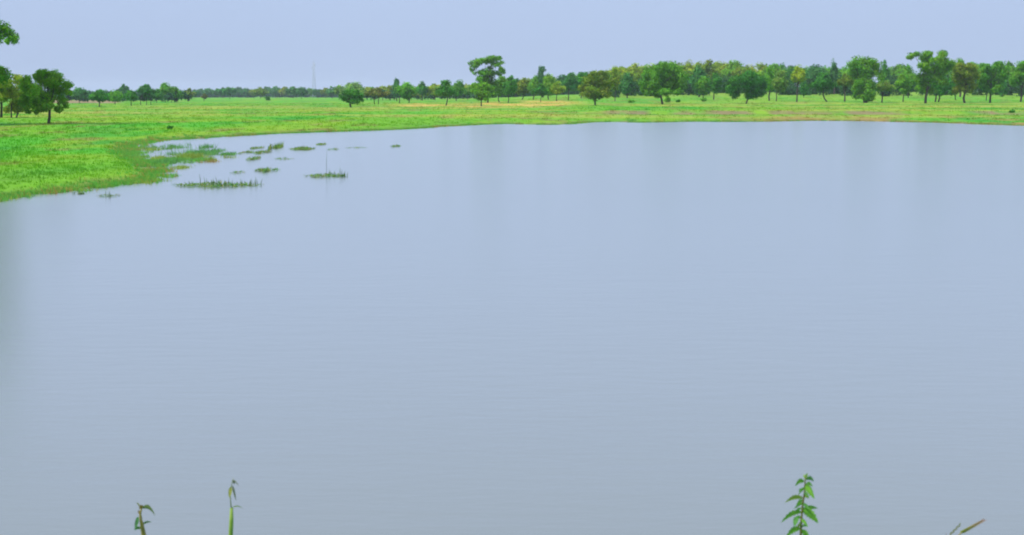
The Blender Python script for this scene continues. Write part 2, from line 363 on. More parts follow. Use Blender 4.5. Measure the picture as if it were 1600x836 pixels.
# ------------------------------------------------------------------ trees
TINT = {'g': (0.105, 0.31, 0.018), 'd': (0.055, 0.235, 0.022), 'y': (0.245, 0.37, 0.022), 'b': (0.055, 0.21, 0.042),  # the blue-green tint also carries painted distance haze on far trees
        'o': (0.165, 0.26, 0.018), 'p': (0.16, 0.33, 0.042), 'l': (0.135, 0.35, 0.018), 't': (0.165, 0.20, 0.04), 'v': (0.17, 0.41, 0.022)}
def snoise3(p, f, seed):
    r = np.random.default_rng(seed); out = 0
    for k in range(7):
        d = r.normal(0, 1, 3); d /= np.linalg.norm(d)
        out = out + np.sin((p @ d) * f * r.uniform(0.7, 1.8) + r.uniform(0, 6.28))
    return out / 3.0
def crown_mesh(blobs, leaf, dens, seed, gap=0.0):
    r = np.random.default_rng(seed); P = []; Nn = []; C = []
    for (c, rad) in blobs:
        rx, ry, rz = rad; tone = r.uniform(0.88, 1.12)
        ns = 11; dd = r.normal(0, 1, (ns, 3)); dd /= np.linalg.norm(dd, axis=1)[:, None]; dd[:, 2] = dd[:, 2] * 0.9 + 0.1
        subs = [(np.array(c), np.array(rad) * 0.62)] + [(np.array(c) + d * np.array(rad) * r.uniform(0.5, 0.72), np.array(rad) * r.uniform(0.4, 0.58)) for d in dd]
        for (sc, sr) in subs:                       # leaf bunches at the ends of the twigs
            area = 4 * math.pi * (sr[0] * sr[1] + sr[1] * sr[2] + sr[0] * sr[2]) / 3
            n = max(8, int(dens * 0.62 * area / leaf ** 2))
            d = r.normal(0, 1, (n, 3)); d /= np.linalg.norm(d, axis=1)[:, None]
            q = 1.08 - 0.75 * r.uniform(0, 1, n) ** 1.6
            q = q * (1 + 0.16 * snoise3(d + sc * 0.3, 3.2, seed + 5))
            p = sc + d * q[:, None] * sr
            k = snoise3(p, 2.4 / max(0.3, (rx + rz) / 2), seed + 9) > (-0.95 + gap)
            cc = np.ones((n, 3)) * tone * r.uniform(0.85, 1.18) * np.array([r.uniform(0.85, 1.2), 1, 1])
            cc = cc * r.uniform(0.7, 1.35, (n, 1)); cc[:, 0] *= r.uniform(0.8, 1.25, n)
            out_d = d * 0.75 + (p - np.array(c)) / np.array(rad) * 0.5
            P.append(p[k]); Nn.append(out_d[k]); C.append(cc[k])
    P = np.concatenate(P); D = np.concatenate(Nn); C = np.concatenate(C); n = len(P)
    N = D * 1.0 + r.normal(0, 0.5, (n, 3)) + np.array([0, 0, 0.2]); N /= np.linalg.norm(N, axis=1)[:, None]
    T = np.cross(N, r.normal(0, 1, (n, 3))); T /= np.linalg.norm(T, axis=1)[:, None] + 1e-9
    B = np.cross(N, T); L = leaf * r.uniform(0.6, 1.25, (n, 1))
    V = np.stack([P + T * L * 0.75, P + B * L * 0.42 + N * L * 0.1, P - T * L * 0.75, P - B * L * 0.42 + N * L * 0.1], 1).reshape(-1, 3)
    return V, np.repeat(C, 4, 0)
def gen_blobs(x0, x1, top, bot, kind, r, n=None):
    cx, cy, hw, hh = (x0 + x1) / 2, (top + bot) / 2, (x1 - x0) / 2, (bot - top) / 2
    out = []
    rb = {'round': 0.56, 'umb': 0.48, 'open': 0.42, 'tall': 0.6}[kind]
    n = n or {'round': 10, 'umb': 12, 'open': 12, 'tall': 9}[kind]
    pts = [(0, 0, 1), (-1, 0, 0.05), (1, 0, 0.0), (0, -0.7, 0.2), (0.1, 0.6, 0.1)]
    while len(pts) < n:
        v = r.normal(0, 1, 3); v = v / np.linalg.norm(v) * r.uniform(0.5, 1.0)
        if kind == 'umb' and v[2] < -0.35: continue
        if kind == 'round' and v[2] < -0.8: continue
        pts.append(tuple(v))
    for (u, v, w) in pts:
        q = rb * r.uniform(0.75, 1.2)
        flat = 0.62 if kind in ('umb', 'open') else 0.9
        rr = q * min(hw, hh * 1.3); rz = max(rr * flat, q * hh * 0.75)
        qz = min(0.95, rz / hh); qx = min(0.95, rr / hw)
        out.append((cx + hw * u * (1 - qx), v * hw * (1 - qx) * 0.9, cy - hh * w * (1 - qz), rr, rz))
    return out
TREES = []
def tree(px, base, top, x0, x1, kind='round', tint='g', label='', group=None, name='tree', crown=None, trunk=None, tw=None, blobs=None, gap=0.0, leaf=None, dens=None, lean=0, depth=None, cat='tree', fork=None):
    seed = int(abs(px) * 13 + top * 7 + base) % 100000; r = np.random.default_rng(seed)
    if depth is None: b = on_ground(px, base)
    else:
        q = at_depth(px, base, depth); b = np.array([q[0], depth, float(height(q[0], depth))])
    Y = b[1]; m = Y / FPX / (CP + 0) * 1.0
    H = base - top
    bot = min(base - 1, (crown if crown is not None else base - H * 0.2) + 0.21 * H)
    bl = blobs if blobs is not None else gen_blobs(x0, x1, top, bot, kind, r)
    out = []
    for t in bl:
        if len(t) < 5: t = tuple(t[:2]) + tuple(1.18 * q for q in t[2:])
        if len(t) == 3: bx, by, br = t; off, rz = r.uniform(-0.5, 0.5) * (x1 - x0) * 0.5, br * 0.8
        elif len(t) == 4: bx, by, br, rz = t; off = r.uniform(-0.5, 0.5) * (x1 - x0) * 0.5
        else: bx, off, by, br, rz = t
        c = at_depth(bx, by, Y)
        c[1] += off * m
        out.append((c - b, (br * m, br * m, rz * m)))
    root = empty(name, b, label, cat, group)
    lf = K * 1.45 * (leaf or max(0.13, Y * 0.00105))
    dn = dens or 1.15
    V, C = crown_mesh(out, lf, dn, seed, gap)
    V[:, 2] = np.maximum(V[:, 2], 0.02)
    o = link('crown', mesh_np('crown', V, np.arange(len(V)).reshape(-1, 4), 4, C), M_LEAF, root)
    j = r.uniform(0.88, 1.12); t3 = TINT[tint]
    o.color = (t3[0] * j * r.uniform(0.9, 1.1), t3[1] * j, t3[2] * j, 1)
    # trunk and limbs
    tb = Tube(); hgt = H * m
    tr = (tw * m / 2 * 0.78) if tw else max(0.05, 0.022 * hgt)
    cen = np.mean([c for c, _ in out], axis=0)
    stems = fork or [(px, base)]
    for (sx, sb) in stems:
        s0 = np.array([(sx - px) * m, r.uniform(-0.3, 0.3) if len(stems) > 1 else 0, -0.25])
        cr = max(0.25 * hgt, (base - bot) * m)
        mid = np.array([s0[0] + lean * m, 0, cr]) + np.array([r.normal(0, 0.015), r.normal(0, 0.02), 0]) * hgt
        topp = np.array([mid[0] * 0.4 + cen[0] * 0.6, cen[1] * 0.6, min(cen[2] * 1.1, 0.85 * hgt)])
        q1 = (s0 * 0.45 + mid * 0.55) + np.array([r.normal(0, 0.012) * hgt, 0, 0])
        tb.tube([s0, s0 + np.array([0, 0, 0.3]), q1, mid, (mid + topp) / 2 + r.normal(0, 0.02, 3) * hgt, topp], [tr * 1.45, tr * 1.1, tr * 0.95, tr * 0.85, tr * 0.55, tr * 0.2])
        lim = sorted(out, key=lambda c: -c[1][0])[:9]
        for c, rad in lim:
            k = r.uniform(0.15, 0.75); st = mid * (1 - k) + topp * k
            if c[2] < st[2]: st = mid
            md = st * 0.5 + c * 0.5 + np.array([0, 0, -0.03 * hgt]) + r.normal(0, 0.02, 3) * hgt
            tb.tube([st, md, c], [tr * 0.5, tr * 0.33, tr * 0.12], 5)
    tb.build('trunk', M_BARK, root)
    return root
exec_trees = None

# --- left: the group at the edge of the picture
tree(-85, 195, -160, -200, 34, 'open', 'g', 'very tall tree at the left edge, one leafy branch reaching into the sky', name='tall_tree', depth=92, tw=15, leaf=0.13, dens=1.0, gap=0.15,
     blobs=[(2, 48, 12, 12), (12, 56, 9, 9), (20, 62, 8, 7), (6, 36, 8, 7), (25, 67, 5, 5), (-12, 58, 16, 11), (-30, 40, 22, 16), (-60, 60, 30, 20), (-66, 0, 28, 20), (-18, -64, 22, 16), (-5, -80, 28, 24),
            (-24, -112, 28, 22), (-130, -130, 36, 26), (-85, -120, 44, 34), (-60, -70, 40, 30), (-110, -60, 42, 32), (-150, -80, 36, 28), (-165, -20, 34, 26),
            (-120, 10, 40, 28), (-160, 50, 30, 22), (-80, -10, 38, 28), (-6, 118, 15, 12), (-20, 106, 16, 12), (-45, 110, 22, 16), (-110, 80, 34, 20)])
tree(2, 184, 99, -40, 22, 'round', 'l', 'green tree cut by the left edge, behind the yellowish two-stemmed one', name='bushy_tree', depth=118, crown=181, leaf=0.125, gap=-0.1, dens=1.4)
tree(24, 184, 116, 4, 52, 'round', 'y', 'low yellow-green tree on two short reddish stems, left of the dark-trunked one', name='bushy_tree', crown=177, tw=3, dens=1.3, fork=[(18, 184), (26, 184)], leaf=0.115, gap=-0.1,
     blobs=[(24, 126, 10), (12, 132, 12), (36, 136, 10), (22, 146, 13), (40, 148, 9), (10, 152, 10), (34, 160, 10), (18, 165, 9), (46, 158, 7), (26, 171, 7), (8, 172, 6), (36, 170, 6)])
tree(76, 193, 108, 34, 114, 'open', 'v', 'leafy green tree with a dark forked trunk standing alone on the left grass', name='spreading_tree', crown=172, tw=5.5, leaf=0.105, gap=0.05, dens=1.4, lean=2,
     blobs=[(72, 116, 10, 8), (60, 119, 10, 8), (84, 118, 10, 8), (50, 127, 10, 8), (94, 125, 10, 8), (72, 130, 15, 12), (102, 133, 8, 7), (42, 138, 9, 8), (58, 142, 14, 11), (84, 141, 13, 11), (107, 144, 6, 6),
            (40, 152, 8, 7), (54, 157, 12, 8), (74, 155, 13, 10), (92, 158, 8, 7), (47, 168, 6, 5), (58, 170, 5, 4), (93, 170, 5, 5), (68, 168, 9, 7), (80, 166, 8, 7), (40, 160, 8, 7), (50, 166, 9, 7), (60, 174, 5, 4), (46, 174, 5, 4), (95, 163, 7, 7), (86, 170, 6, 5), (98, 174, 3, 3)])
# --- left middle distance
FL = 'trees of the far left field'
tree(124, 161, 137, 111, 139, 'round', 'b', 'hazy blue-green tree just right of the dark-trunked left tree', FL, crown=159)
tree(155, 167, 139, 137, 172, 'umb', 'd', 'dark dome-shaped tree on a short trunk at the ploughed field', FL, name='spreading_tree', crown=161, tw=2.4)
tree(180, 163, 140, 167, 195, 'round', 'g', 'mid-green tree right of the dark dome-shaped one', FL, crown=160, tw=1.6)
tree(191, 158, 131, 183, 203, 'open', 'b', 'thin grey-green crown peeping up behind the mid-green field tree', FL, crown=146, gap=0.3)
tree(205, 165, 140, 193, 217, 'round', 'd', 'compact dark green tree in the left field row', FL, crown=161, tw=1.8)
tree(222, 164, 130, 212, 246, 'open', 'b', 'loose grey-blue tree on several thin trunks in the left field row', FL, name='open_tree', crown=150, tw=1.3, fork=[(220, 164), (229, 163), (236, 162)], gap=0.25)
tree(245, 161, 139, 237, 257, 'round', 'd', 'low dark tree reaching the ground in the left field row', FL, name='bushy_tree', crown=161)
tree(258, 160, 127, 247, 269, 'tall', 'g', 'tallest pointed tree of the left field row', FL, name='tall_tree', crown=154)
tree(272, 160, 135, 257, 285, 'round', 'g', 'broad green tree at the right end of the left field row', FL, crown=157, fork=[(268, 160), (276, 160)], tw=1.4)
tree(294, 157, 138, 286, 306, 'open', 'o', 'small greyish tree standing apart past the left field row', FL, crown=152, gap=0.2)
tree(319, 158, 146, 314, 325, 'open', 't', 'tiny brownish tree before the blue far trees', FL, crown=155, gap=0.2, tw=1.2)
# far blue line, its haze partly put into the leaf tint
FB = 'hazy far tree line beneath the mast'
def FLAB(px):
    g = [(80, 'left of the dome-shaped field tree'), (300, 'right of the small greyish tree'), (392, 'between the tiny brownish tree and the mast'), (491, 'right of the mast')]
    k = max(j for j in range(4) if g[j][0] <= px or j == 0); FC[k] = FC.get(k, 0) + 1
    return 'hazy far tree %s, %s from the left there' % (g[k][1], ['', 'first', 'second', 'third', 'fourth', 'fifth', 'sixth', 'seventh', 'eighth', 'ninth', 'tenth', 'eleventh'][FC[k]])
FC = {}
for i, (px, tp, w, tn) in enumerate(sorted([(314, 138, 16, 'b'), (326, 137, 18, 'b'), (340, 138, 15, 'b'), (348, 137, 12, 'b'), (359, 134.5, 19, 'b'), (373, 136, 18, 'b'), (386, 137, 13, 'b'), (397, 138, 12, 'o'),
        (407, 136, 18, 'o'), (419, 135, 18, 'b'), (431, 134, 18, 'b'), (445, 135, 16, 'o'), (458, 135, 18, 'b'), (471, 136, 16, 'b'), (484, 137, 16, 'g'), (497, 138, 15, 'b'), (509, 137, 15, 'o'), (519, 135, 15, 'b'),
        (140, 141, 20, 'b'), (166, 141, 16, 'b'), (288, 142, 15, 'b'), (304, 141, 14, 'b'), (100, 139, 24, 'b'), (535, 134, 18, 'b')])):
    w *= 1.35
    tree(px, 152.5, tp, px - w / 2, px + w / 2, 'round', tn, FLAB(px), FB, name='far_tree', depth=560 + 37 * (i * 7 % 9), crown=152, leaf=0.75)
r_ = np.random.default_rng(81); ub = []
for px in range(-120, 580, 7):       # hedge-like strip of scrub under the far line
    Y = 830 + r_.uniform(0, 60); top = r_.uniform(140, 144.5); c = at_depth(px + r_.uniform(-4, 4), (top + 153) / 2, Y); m = Y / FPX
    ub.append((c, (r_.uniform(8, 13) * m, 9 * m, (154 - top) / 2 * m)))
for px in range(98, 296, 6):         # and under the left field row
    Y = 335 + r_.uniform(0, 40); top = r_.uniform(140, 147); c = at_depth(px + r_.uniform(-4, 4), (top + 158) / 2, Y); m = Y / FPX
    ub.append((c, (r_.uniform(7, 11) * m, 8 * m, (159 - top) / 2 * m)))
V, C = crown_mesh(ub, 1.0 * K, 1.0, 82); C = C * np.array([0.04, 0.14, 0.05])
link('far_scrub', mesh_np('far_scrub', V, np.arange(len(V)).reshape(-1, 4), 4, C), M_GRASS, kind='stuff', label='low hazy scrub along the left horizon under the far trees', category='scrub')
# --- centre
CT = 'trees scattered behind the straw strip'
tree(548, 168, 137, 529, 570, 'round', 'd', 'small perfectly round dark green tree alone on the bright grass', name='round_tree', crown=164, tw=3.4, leaf=0.19, dens=1.2,
     blobs=[(549, 144, 7), (541, 147, 7), (557, 146, 7), (536, 153, 6), (562, 152, 7), (549, 152, 11), (541, 157, 6), (556, 157, 7), (549, 160, 5), (565, 156, 4)])
tree(552, 156, 127, 536, 572, 'round', 'p', 'pale far tree rising just above the round dark tree', CT, crown=152)  # paler tint stands in for haze, here and on the next tree
tree(530, 156, 132, 521, 541, 'round', 'p', 'bluish far tree touching the round dark tree on its left', CT, crown=153)
tree(588, 163, 136, 569, 611, 'umb', 't', 'greyish-brown flat crown on two thin bare stems right of the round tree', CT, name='two_stemmed_tree', crown=151, fork=[(585, 163), (591, 163)], tw=1.7)
tree(580, 156, 134, 566, 596, 'round', 'g', 'green tree hidden behind the greyish-brown flat crown', CT, crown=152)
tree(620, 158, 121.5, 609, 630, 'open', 'b', 'thin bluish crown standing out above its neighbours left of centre', CT, name='open_tree', crown=150, gap=0.25)
tree(610, 157, 132, 598, 622, 'round', 'y', 'yellowish tree between the two-stemmed tree and its right neighbour', CT, crown=153)
tree(634, 161, 128, 617, 652, 'round', 'g', 'mid-green tree on two trunks at the left end of the straw strip', CT, crown=152, fork=[(624, 160), (639, 161)], tw=2)
tree(660, 157, 127, 648, 670, 'round', 'd', 'dark narrow-waisted tree left of the dense leaning one', CT, crown=152, tw=2)
tree(677, 156, 130, 667, 689, 'round', 'b', 'blue-grey tree filling the gap left of the dense leaning one', CT, crown=153)
tree(697, 165, 124, 679, 713, 'umb', 'd', 'dense dark tree with a leaning trunk in the straw strip', CT, name='spreading_tree', crown=157, tw=2.4, lean=3)
tree(713, 158, 126, 703, 730, 'round', 'g', 'green tree touching the dense leaning one on its right', CT, crown=152, tw=1.6)
tree(731, 156, 133, 722, 741, 'round', 'p', 'low pale tree below the tall umbrella-shaped one', CT, crown=152)
tree(752, 166, 129, 734, 769, 'umb', 'l', 'vase-shaped tree with a yellow-green top in front of the tall umbrella one', CT, name='vase_tree', crown=156, tw=2.6,
     blobs=[(744, 135, 9, 6), (756, 135, 10, 6), (764, 139, 6, 5), (740, 140, 6, 5), (750, 143, 11, 7), (758, 148, 9, 7), (752, 153, 7, 5), (760, 154, 5, 4)])
tree(762, 160, 88, 731, 791, 'open', 'g', 'tall umbrella-shaped tree high above the centre tree line, sky through its crown', name='umbrella_tree', depth=262, crown=128, tw=3, gap=0.3, leaf=0.27,
     blobs=[(741, 101, 9, 6), (748, 96, 8, 5), (738, 108, 5, 5), (742, 114, 4, 4), (757, 96, 9, 5), (768, 92, 10, 5), (777, 91, 7, 4), (777, 100, 9, 6), (783, 109, 6, 5), (782, 114, 7, 4), (757, 113, 9, 6), (768, 115, 9, 5), (762, 121, 11, 6), (752, 124, 7, 5), (766, 106, 5, 3), (755, 129, 9, 6), (769, 128, 9, 6), (762, 135, 11, 6), (774, 138, 8, 7), (770, 147, 9, 6), (780, 144, 7, 6)])
tree(780, 160, 118, 768, 797, 'round', 'g', 'rounded green tree right beneath the umbrella-shaped one', CT, crown=150, tw=2)
tree(794, 161, 116, 784, 810, 'round', 'd', 'dark tree with a straight trunk right of the rounded green one', CT, crown=150, tw=2)
tree(816, 156, 120, 803, 830, 'round', 'o', 'olive tree in the line left of the round bush-like one', CT, crown=153)
tree(848, 157, 101, 834, 860, 'open', 'b', 'dark blue-green crown poking above the line right of centre', CT, name='tall_tree', depth=330, crown=140, gap=0.2)
tree(833, 156, 118, 822, 846, 'round', 'g', 'green tree left beneath the poking blue-green crown', CT, depth=300, crown=152)
tree(857, 156, 114, 845, 872, 'round', 'l', 'light green tree beneath the poking blue-green crown', CT, depth=290, crown=152)
tree(845, 154.5, 131, 833, 857, 'round', 'd', 'ball-shaped dark small tree low before the centre line', name='round_tree', depth=262, crown=153, dens=1.1)
tree(870, 155, 126, 857, 886, 'umb', 'y', 'small yellow-green tree right of the ball-shaped one', CT, depth=265, crown=148, tw=1.8)
tree(888, 154, 113, 876, 907, 'round', 'b', 'dark-trunked bluish tree left of the olive-brown one', CT, depth=275, crown=147, tw=2.2)
tree(908, 154, 111, 897, 922, 'round', 'd', 'dark tree half hidden by the olive-brown one', CT, depth=300, crown=152)
tree(930, 164.5, 112, 905, 956, 'open', 'o', 'olive-brown tree with a short V-shaped trunk at the right end of the straw strip', name='vase_tree', crown=154, tw=3.4, gap=0.05, leaf=0.24,
     blobs=[(928, 119, 10), (942, 119, 10), (918, 126, 9), (950, 127, 8), (932, 131, 15), (914, 137, 9), (948, 137, 9), (921, 144, 11), (940, 145, 12), (930, 150, 9), (912, 147, 6), (951, 147, 6)])
CB = 'background trees filling the centre line'
cb = [(556, 138, 'p'), (574, 135, 'y'), (598, 134, 'y'), (616, 133, 'g'), (640, 133, 'b'), (658, 132, 'y'), (680, 131, 'y'), (702, 131, 'g'), (724, 131, 'y'), (740, 130, 'y'), (766, 126, 'g'), (790, 123, 'y'), (806, 122, 'd'), (822, 121, 'y'),
      (840, 119, 'g'), (862, 118, 'y'), (880, 116, 'b'), (898, 113, 'g'), (915, 112, 'd'), (934, 110, 'y')]
for i, (px, tp, tn) in enumerate(cb):
    nm = ['leftmost', 'second', 'third', 'fourth', 'fifth', 'sixth', 'seventh', 'eighth', 'ninth', 'tenth', 'eleventh', 'twelfth', 'thirteenth', 'fourteenth', 'fifteenth', 'sixteenth', 'seventeenth', 'eighteenth', 'nineteenth', 'rightmost'][i]
    tree(px, 155, tp, px - 16 - i % 4, px + 16 + i % 3, 'round', tn, 'background tree of the centre line, %s one counting from the round dark tree' % nm, CB, name='background_tree', depth=395 + 14 * (i * 5 % 6), crown=152, leaf=0.45, tw=1.6)
r_ = np.random.default_rng(79); ub = []
for px in range(560, 935, 6):
    Y = 410 + r_.uniform(0, 60); top = r_.uniform(138, 145) - 8 * max(0, (px - 760) / 170); c = at_depth(px + r_.uniform(-4, 4), (top + 154.5) / 2, Y); m = Y / FPX
    ub.append((c, (r_.uniform(8, 12) * m, 9 * m, (156 - top) / 2 * m)))
V, C = crown_mesh(ub, 0.72 * K, 1.0, 80); C = C * np.array([0.055, 0.165, 0.05])
link('line_understorey', mesh_np('line_understorey', V, np.arange(len(V)).reshape(-1, 4), 4, C), M_GRASS, kind='stuff', label='dark undergrowth below the centre tree line', category='undergrowth')
# --- wood behind the right half
WD = 'trees of the dense wood behind the right meadow'
wl = 'tree of the dense yellow-green wood behind the right meadow'
wood = [(948, 109, 'y'), (962, 104, 'y'), (976, 101, 'y'), (991, 99, 'y'), (1006, 97, 'y'), (1021, 98, 'y'), (1048, 97, 'o'), (1063, 97, 'y'), (1076, 95, 'y'), (1091, 96, 'y'), (1106, 94, 'o'), (1119, 96, 'y'), (1133, 98, 'y'),
        (1147, 95, 'l'), (1161, 99, 'o'), (1176, 102, 'y'), (1191, 99, 'y'), (1206, 98, 'l'), (1222, 99, 'b'), (1238, 102, 'd'), (1260, 103, 'g'), (1275, 101, 'b'), (1290, 102, 'g'), (1316, 105, 'g'), (1332, 104, 'l'),
        (1392, 105, 'g'), (1407, 99, 'l'), (1478, 98, 'g'), (1520, 98, 'g'), (1535, 99, 'l'), (1560, 98, 'g'), (1578, 96, 'g'), (1612, 96, 'g')]
LM = [(905, 'the ball-shaped small tree'), (930, 'the olive-brown tree'), (1035, 'the big crooked-trunked tree'), (1166, 'the mushroom-shaped tree'), (1245, 'the straight bare trunk'), (1352, 'the broad two-tiered tree'), (1446, 'the tallest right-hand tree'),
      (1507, 'the stout bent trunk'), (1595, 'the tree cut by the right edge'), (1900, '')]
ORD = ['nearest', 'second', 'third', 'fourth', 'fifth', 'sixth', 'seventh', 'eighth', 'ninth', 'tenth']
TW = {'y': 'yellow-green', 'o': 'olive', 'l': 'bright green', 'g': 'green', 'b': 'blue-green', 'd': 'dark green'}
cnt = {}
for i, (px, tp, tn) in enumerate(wood):
    w = 36 + (i * 5) % 11
    k = max(j for j in range(len(LM)) if LM[j][0] <= px); cnt[k] = cnt.get(k, -1) + 1
    tree(px, 155, tp, px - w / 2, px + w / 2, 'round', tn, '%s crown in the dense wood, %s right of %s' % (TW[tn], ORD[cnt[k]], LM[k][1]), WD, name='wood_tree', depth=345 + 12 * (i * 5 % 7), crown=128, leaf=0.42, tw=2)
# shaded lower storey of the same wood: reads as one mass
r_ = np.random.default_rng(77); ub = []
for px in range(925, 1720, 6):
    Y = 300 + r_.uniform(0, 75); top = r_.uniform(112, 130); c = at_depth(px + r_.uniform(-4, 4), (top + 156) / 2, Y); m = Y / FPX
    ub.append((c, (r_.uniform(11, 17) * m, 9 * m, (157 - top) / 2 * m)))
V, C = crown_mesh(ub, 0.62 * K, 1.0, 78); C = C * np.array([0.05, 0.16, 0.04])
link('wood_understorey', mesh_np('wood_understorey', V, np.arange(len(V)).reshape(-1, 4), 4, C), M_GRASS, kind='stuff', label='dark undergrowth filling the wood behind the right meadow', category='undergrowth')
# --- right: trees one can tell apart
RT = 'single trees along the right shore'
tree(961, 158, 104, 950, 971, 'tall', 'y', 'slender yellowish tree on a thin pale stem right of the olive-brown one', RT, name='slender_tree', crown=138, tw=1.6)
tree(980, 155, 114, 966, 994, 'round', 'b', 'dark bluish tree left of the big leaning one', RT, depth=288, crown=153)
tree(1035, 163, 97, 999, 1073, 'umb', 'g', 'big spreading tree with a crooked pale trunk at the middle right', name='spreading_tree', crown=148, tw=4.2, leaf=0.23, lean=-4, gap=0.05,
     blobs=[(1032, 105, 11, 8), (1020, 108, 10, 8), (1046, 106, 12, 8), (1058, 112, 10, 8), (1066, 120, 8, 8), (1010, 118, 10, 9), (1026, 120, 14, 10), (1046, 120, 14, 11), (1006, 131, 8, 9), (1020, 133, 12, 9), (1038, 133, 14, 10),
            (1056, 130, 12, 10), (1064, 134, 8, 8), (1008, 139, 7, 5), (1024, 142, 10, 6), (1036, 144, 10, 6), (1050, 140, 9, 6), (1011, 145, 8, 5), (1056, 144, 8, 5), (1028, 149, 7, 4)])
tree(1092, 156, 102, 1077, 1107, 'round', 'b', 'dark blue-green tree between the big spreading and the mushroom-shaped one', RT, depth=292, crown=150)
tree(1098, 157, 118, 1085, 1113, 'round', 'g', 'low green tree in front of the dark blue-green one', RT, depth=262, crown=147, tw=2)
tree(1115, 157, 113, 1106, 1130, 'round', 'd', 'dark-stemmed tree left of the mushroom-shaped one', RT, depth=268, crown=144, tw=2.4)
tree(1166, 162, 113, 1131, 1201, 'umb', 'd', 'mushroom-shaped dark tree with hanging skirts above the brown ledge', name='mushroom_tree', crown=150, tw=2.8, leaf=0.22, lean=3,
     blobs=[(1168, 119, 11, 7), (1180, 121, 9, 7), (1156, 123, 10, 7), (1145, 128, 10, 8), (1190, 127, 9, 8), (1168, 130, 14, 9), (1138, 136, 7, 8), (1150, 139, 11, 9), (1172, 141, 11, 9), (1186, 139, 10, 8), (1197, 134, 5, 6), (1153, 148, 6, 5), (1169, 150, 7, 6), (1138, 143, 5, 5), (1190, 147, 7, 5), (1145, 150, 6, 5), (1181, 151, 7, 4)])
tree(1202, 156, 100, 1191, 1212, 'tall', 'l', 'narrow bright green tree right of the mushroom-shaped one', RT, name='slender_tree', depth=255, crown=152)
tree(1213, 157, 108, 1204, 1233, 'round', 'p', 'pale speckled tree on a thin dark stem right of the narrow bright one', RT, depth=250, crown=143, tw=2)
tree(1245, 158, 102, 1235, 1260, 'tall', 'y', 'yellow-green tree on a tall straight bare dark trunk', RT, name='slender_tree', depth=245, crown=130, tw=2.8)
tree(1256, 152, 125, 1250, 1264, 'tall', 'd', 'small dark cone of foliage right of the straight bare trunk', RT, depth=285, crown=152)
tree(1292, 157, 113, 1261, 1309, 'umb', 'd', 'low wide dark tree on a slanting trunk, right of the straight bare one', name='spreading_tree', crown=144, depth=245, tw=2.8, lean=-6, leaf=0.23)
tree(1303, 156, 93, 1295, 1311, 'tall', 'b', 'pointed crown sticking up behind the low wide dark tree', RT, name='pointed_tree', depth=330, crown=130)
tree(1320, 157, 114, 1307, 1336, 'umb', 'o', 'olive-topped tree on a dark stem left of the broad two-tiered one', RT, depth=248, crown=137, tw=3)
tree(1352, 159, 88, 1324, 1388, 'round', 'g', 'broad two-tiered tree, dense and dark down to the ground', name='two_tiered_tree', depth=236, tw=8, leaf=0.23, dens=1.0,
     blobs=[(1345, 95, 11, 7), (1357, 96, 10, 7), (1335, 101, 9, 8), (1368, 102, 9, 8), (1347, 107, 14, 9), (1362, 114, 12, 9), (1338, 114, 10, 9), (1376, 112, 8, 8), (1352, 121, 14, 10), (1343, 130, 9, 9), (1360, 131, 10, 9), (1352, 139, 10, 9), (1346, 147, 7, 7), (1357, 148, 8, 8), (1352, 153, 9, 6), (1374, 122, 7, 7), (1343, 151, 8, 6), (1362, 151, 8, 6), (1366, 141, 7, 8), (1339, 140, 6, 8)])
tree(1382, 156, 94, 1374, 1392, 'tall', 'd', 'dark pointed crown behind the broad two-tiered tree', RT, name='pointed_tree', depth=320, crown=140)
tree(1378, 158.5, 124, 1364, 1400, 'umb', 'p', 'small pale green tree at the right foot of the two-tiered one', RT, depth=240, crown=143, tw=3)
tree(1411, 158, 111, 1397, 1424, 'round', 'l', 'light green rounded tree left of the tallest right-hand one', RT, depth=246, crown=144, tw=2.2)
tree(1419, 156, 101, 1404, 1436, 'round', 'g', 'green tree filling in behind the light rounded one', RT, depth=285, crown=148, tw=2)
tree(1446, 161.5, 79, 1414, 1492, 'umb', 'l', 'tallest tree on the right with a side tuft left of its top', name='tall_tree', crown=146, tw=5, leaf=0.23, lean=2,
     blobs=[(1427, 87, 9, 5), (1420, 90, 5, 3), (1443, 86, 8, 6), (1455, 85, 9, 6), (1469, 84, 8, 6), (1480, 87, 6, 5), (1446, 95, 11, 7), (1462, 96, 12, 8), (1477, 98, 11, 8), (1484, 104, 7, 7), (1438, 103, 8, 6), (1452, 108, 13, 9), (1470, 110, 12, 9),
            (1446, 119, 10, 8), (1458, 121, 11, 9), (1448, 130, 9, 7), (1447, 139, 8, 6), (1459, 141, 8, 6), (1470, 128, 9, 8), (1436, 124, 7, 6), (1436, 138, 6, 5)])
tree(1465, 159.5, 112, 1448, 1490, 'round', 'd', 'dark tree on a doubled grey trunk beside the tallest one', RT, depth=246, crown=145, fork=[(1462, 159), (1467, 159)], tw=3)
tree(1493, 157, 108, 1480, 1506, 'round', 'd', 'thin-stemmed dark tree right of the doubled grey trunk', RT, depth=262, crown=146, tw=1.8)
tree(1500, 156, 89, 1488, 1512, 'umb', 'l', 'rounded bright tuft rising right of the tallest tree', RT, depth=290, crown=110)
tree(1507, 161, 100, 1487, 1536, 'umb', 'o', 'yellow-topped tree on a stout slightly bent trunk, right of the tallest', name='spreading_tree', crown=143, tw=4.4, leaf=0.23,
     blobs=[(1500, 105, 10, 6), (1512, 104, 9, 6), (1522, 108, 9, 7), (1494, 113, 8, 7), (1508, 116, 13, 8), (1528, 117, 7, 7), (1500, 126, 11, 8), (1517, 127, 9, 8), (1506, 137, 9, 7), (1516, 141, 7, 5), (1496, 141, 7, 5), (1525, 136, 6, 5)])
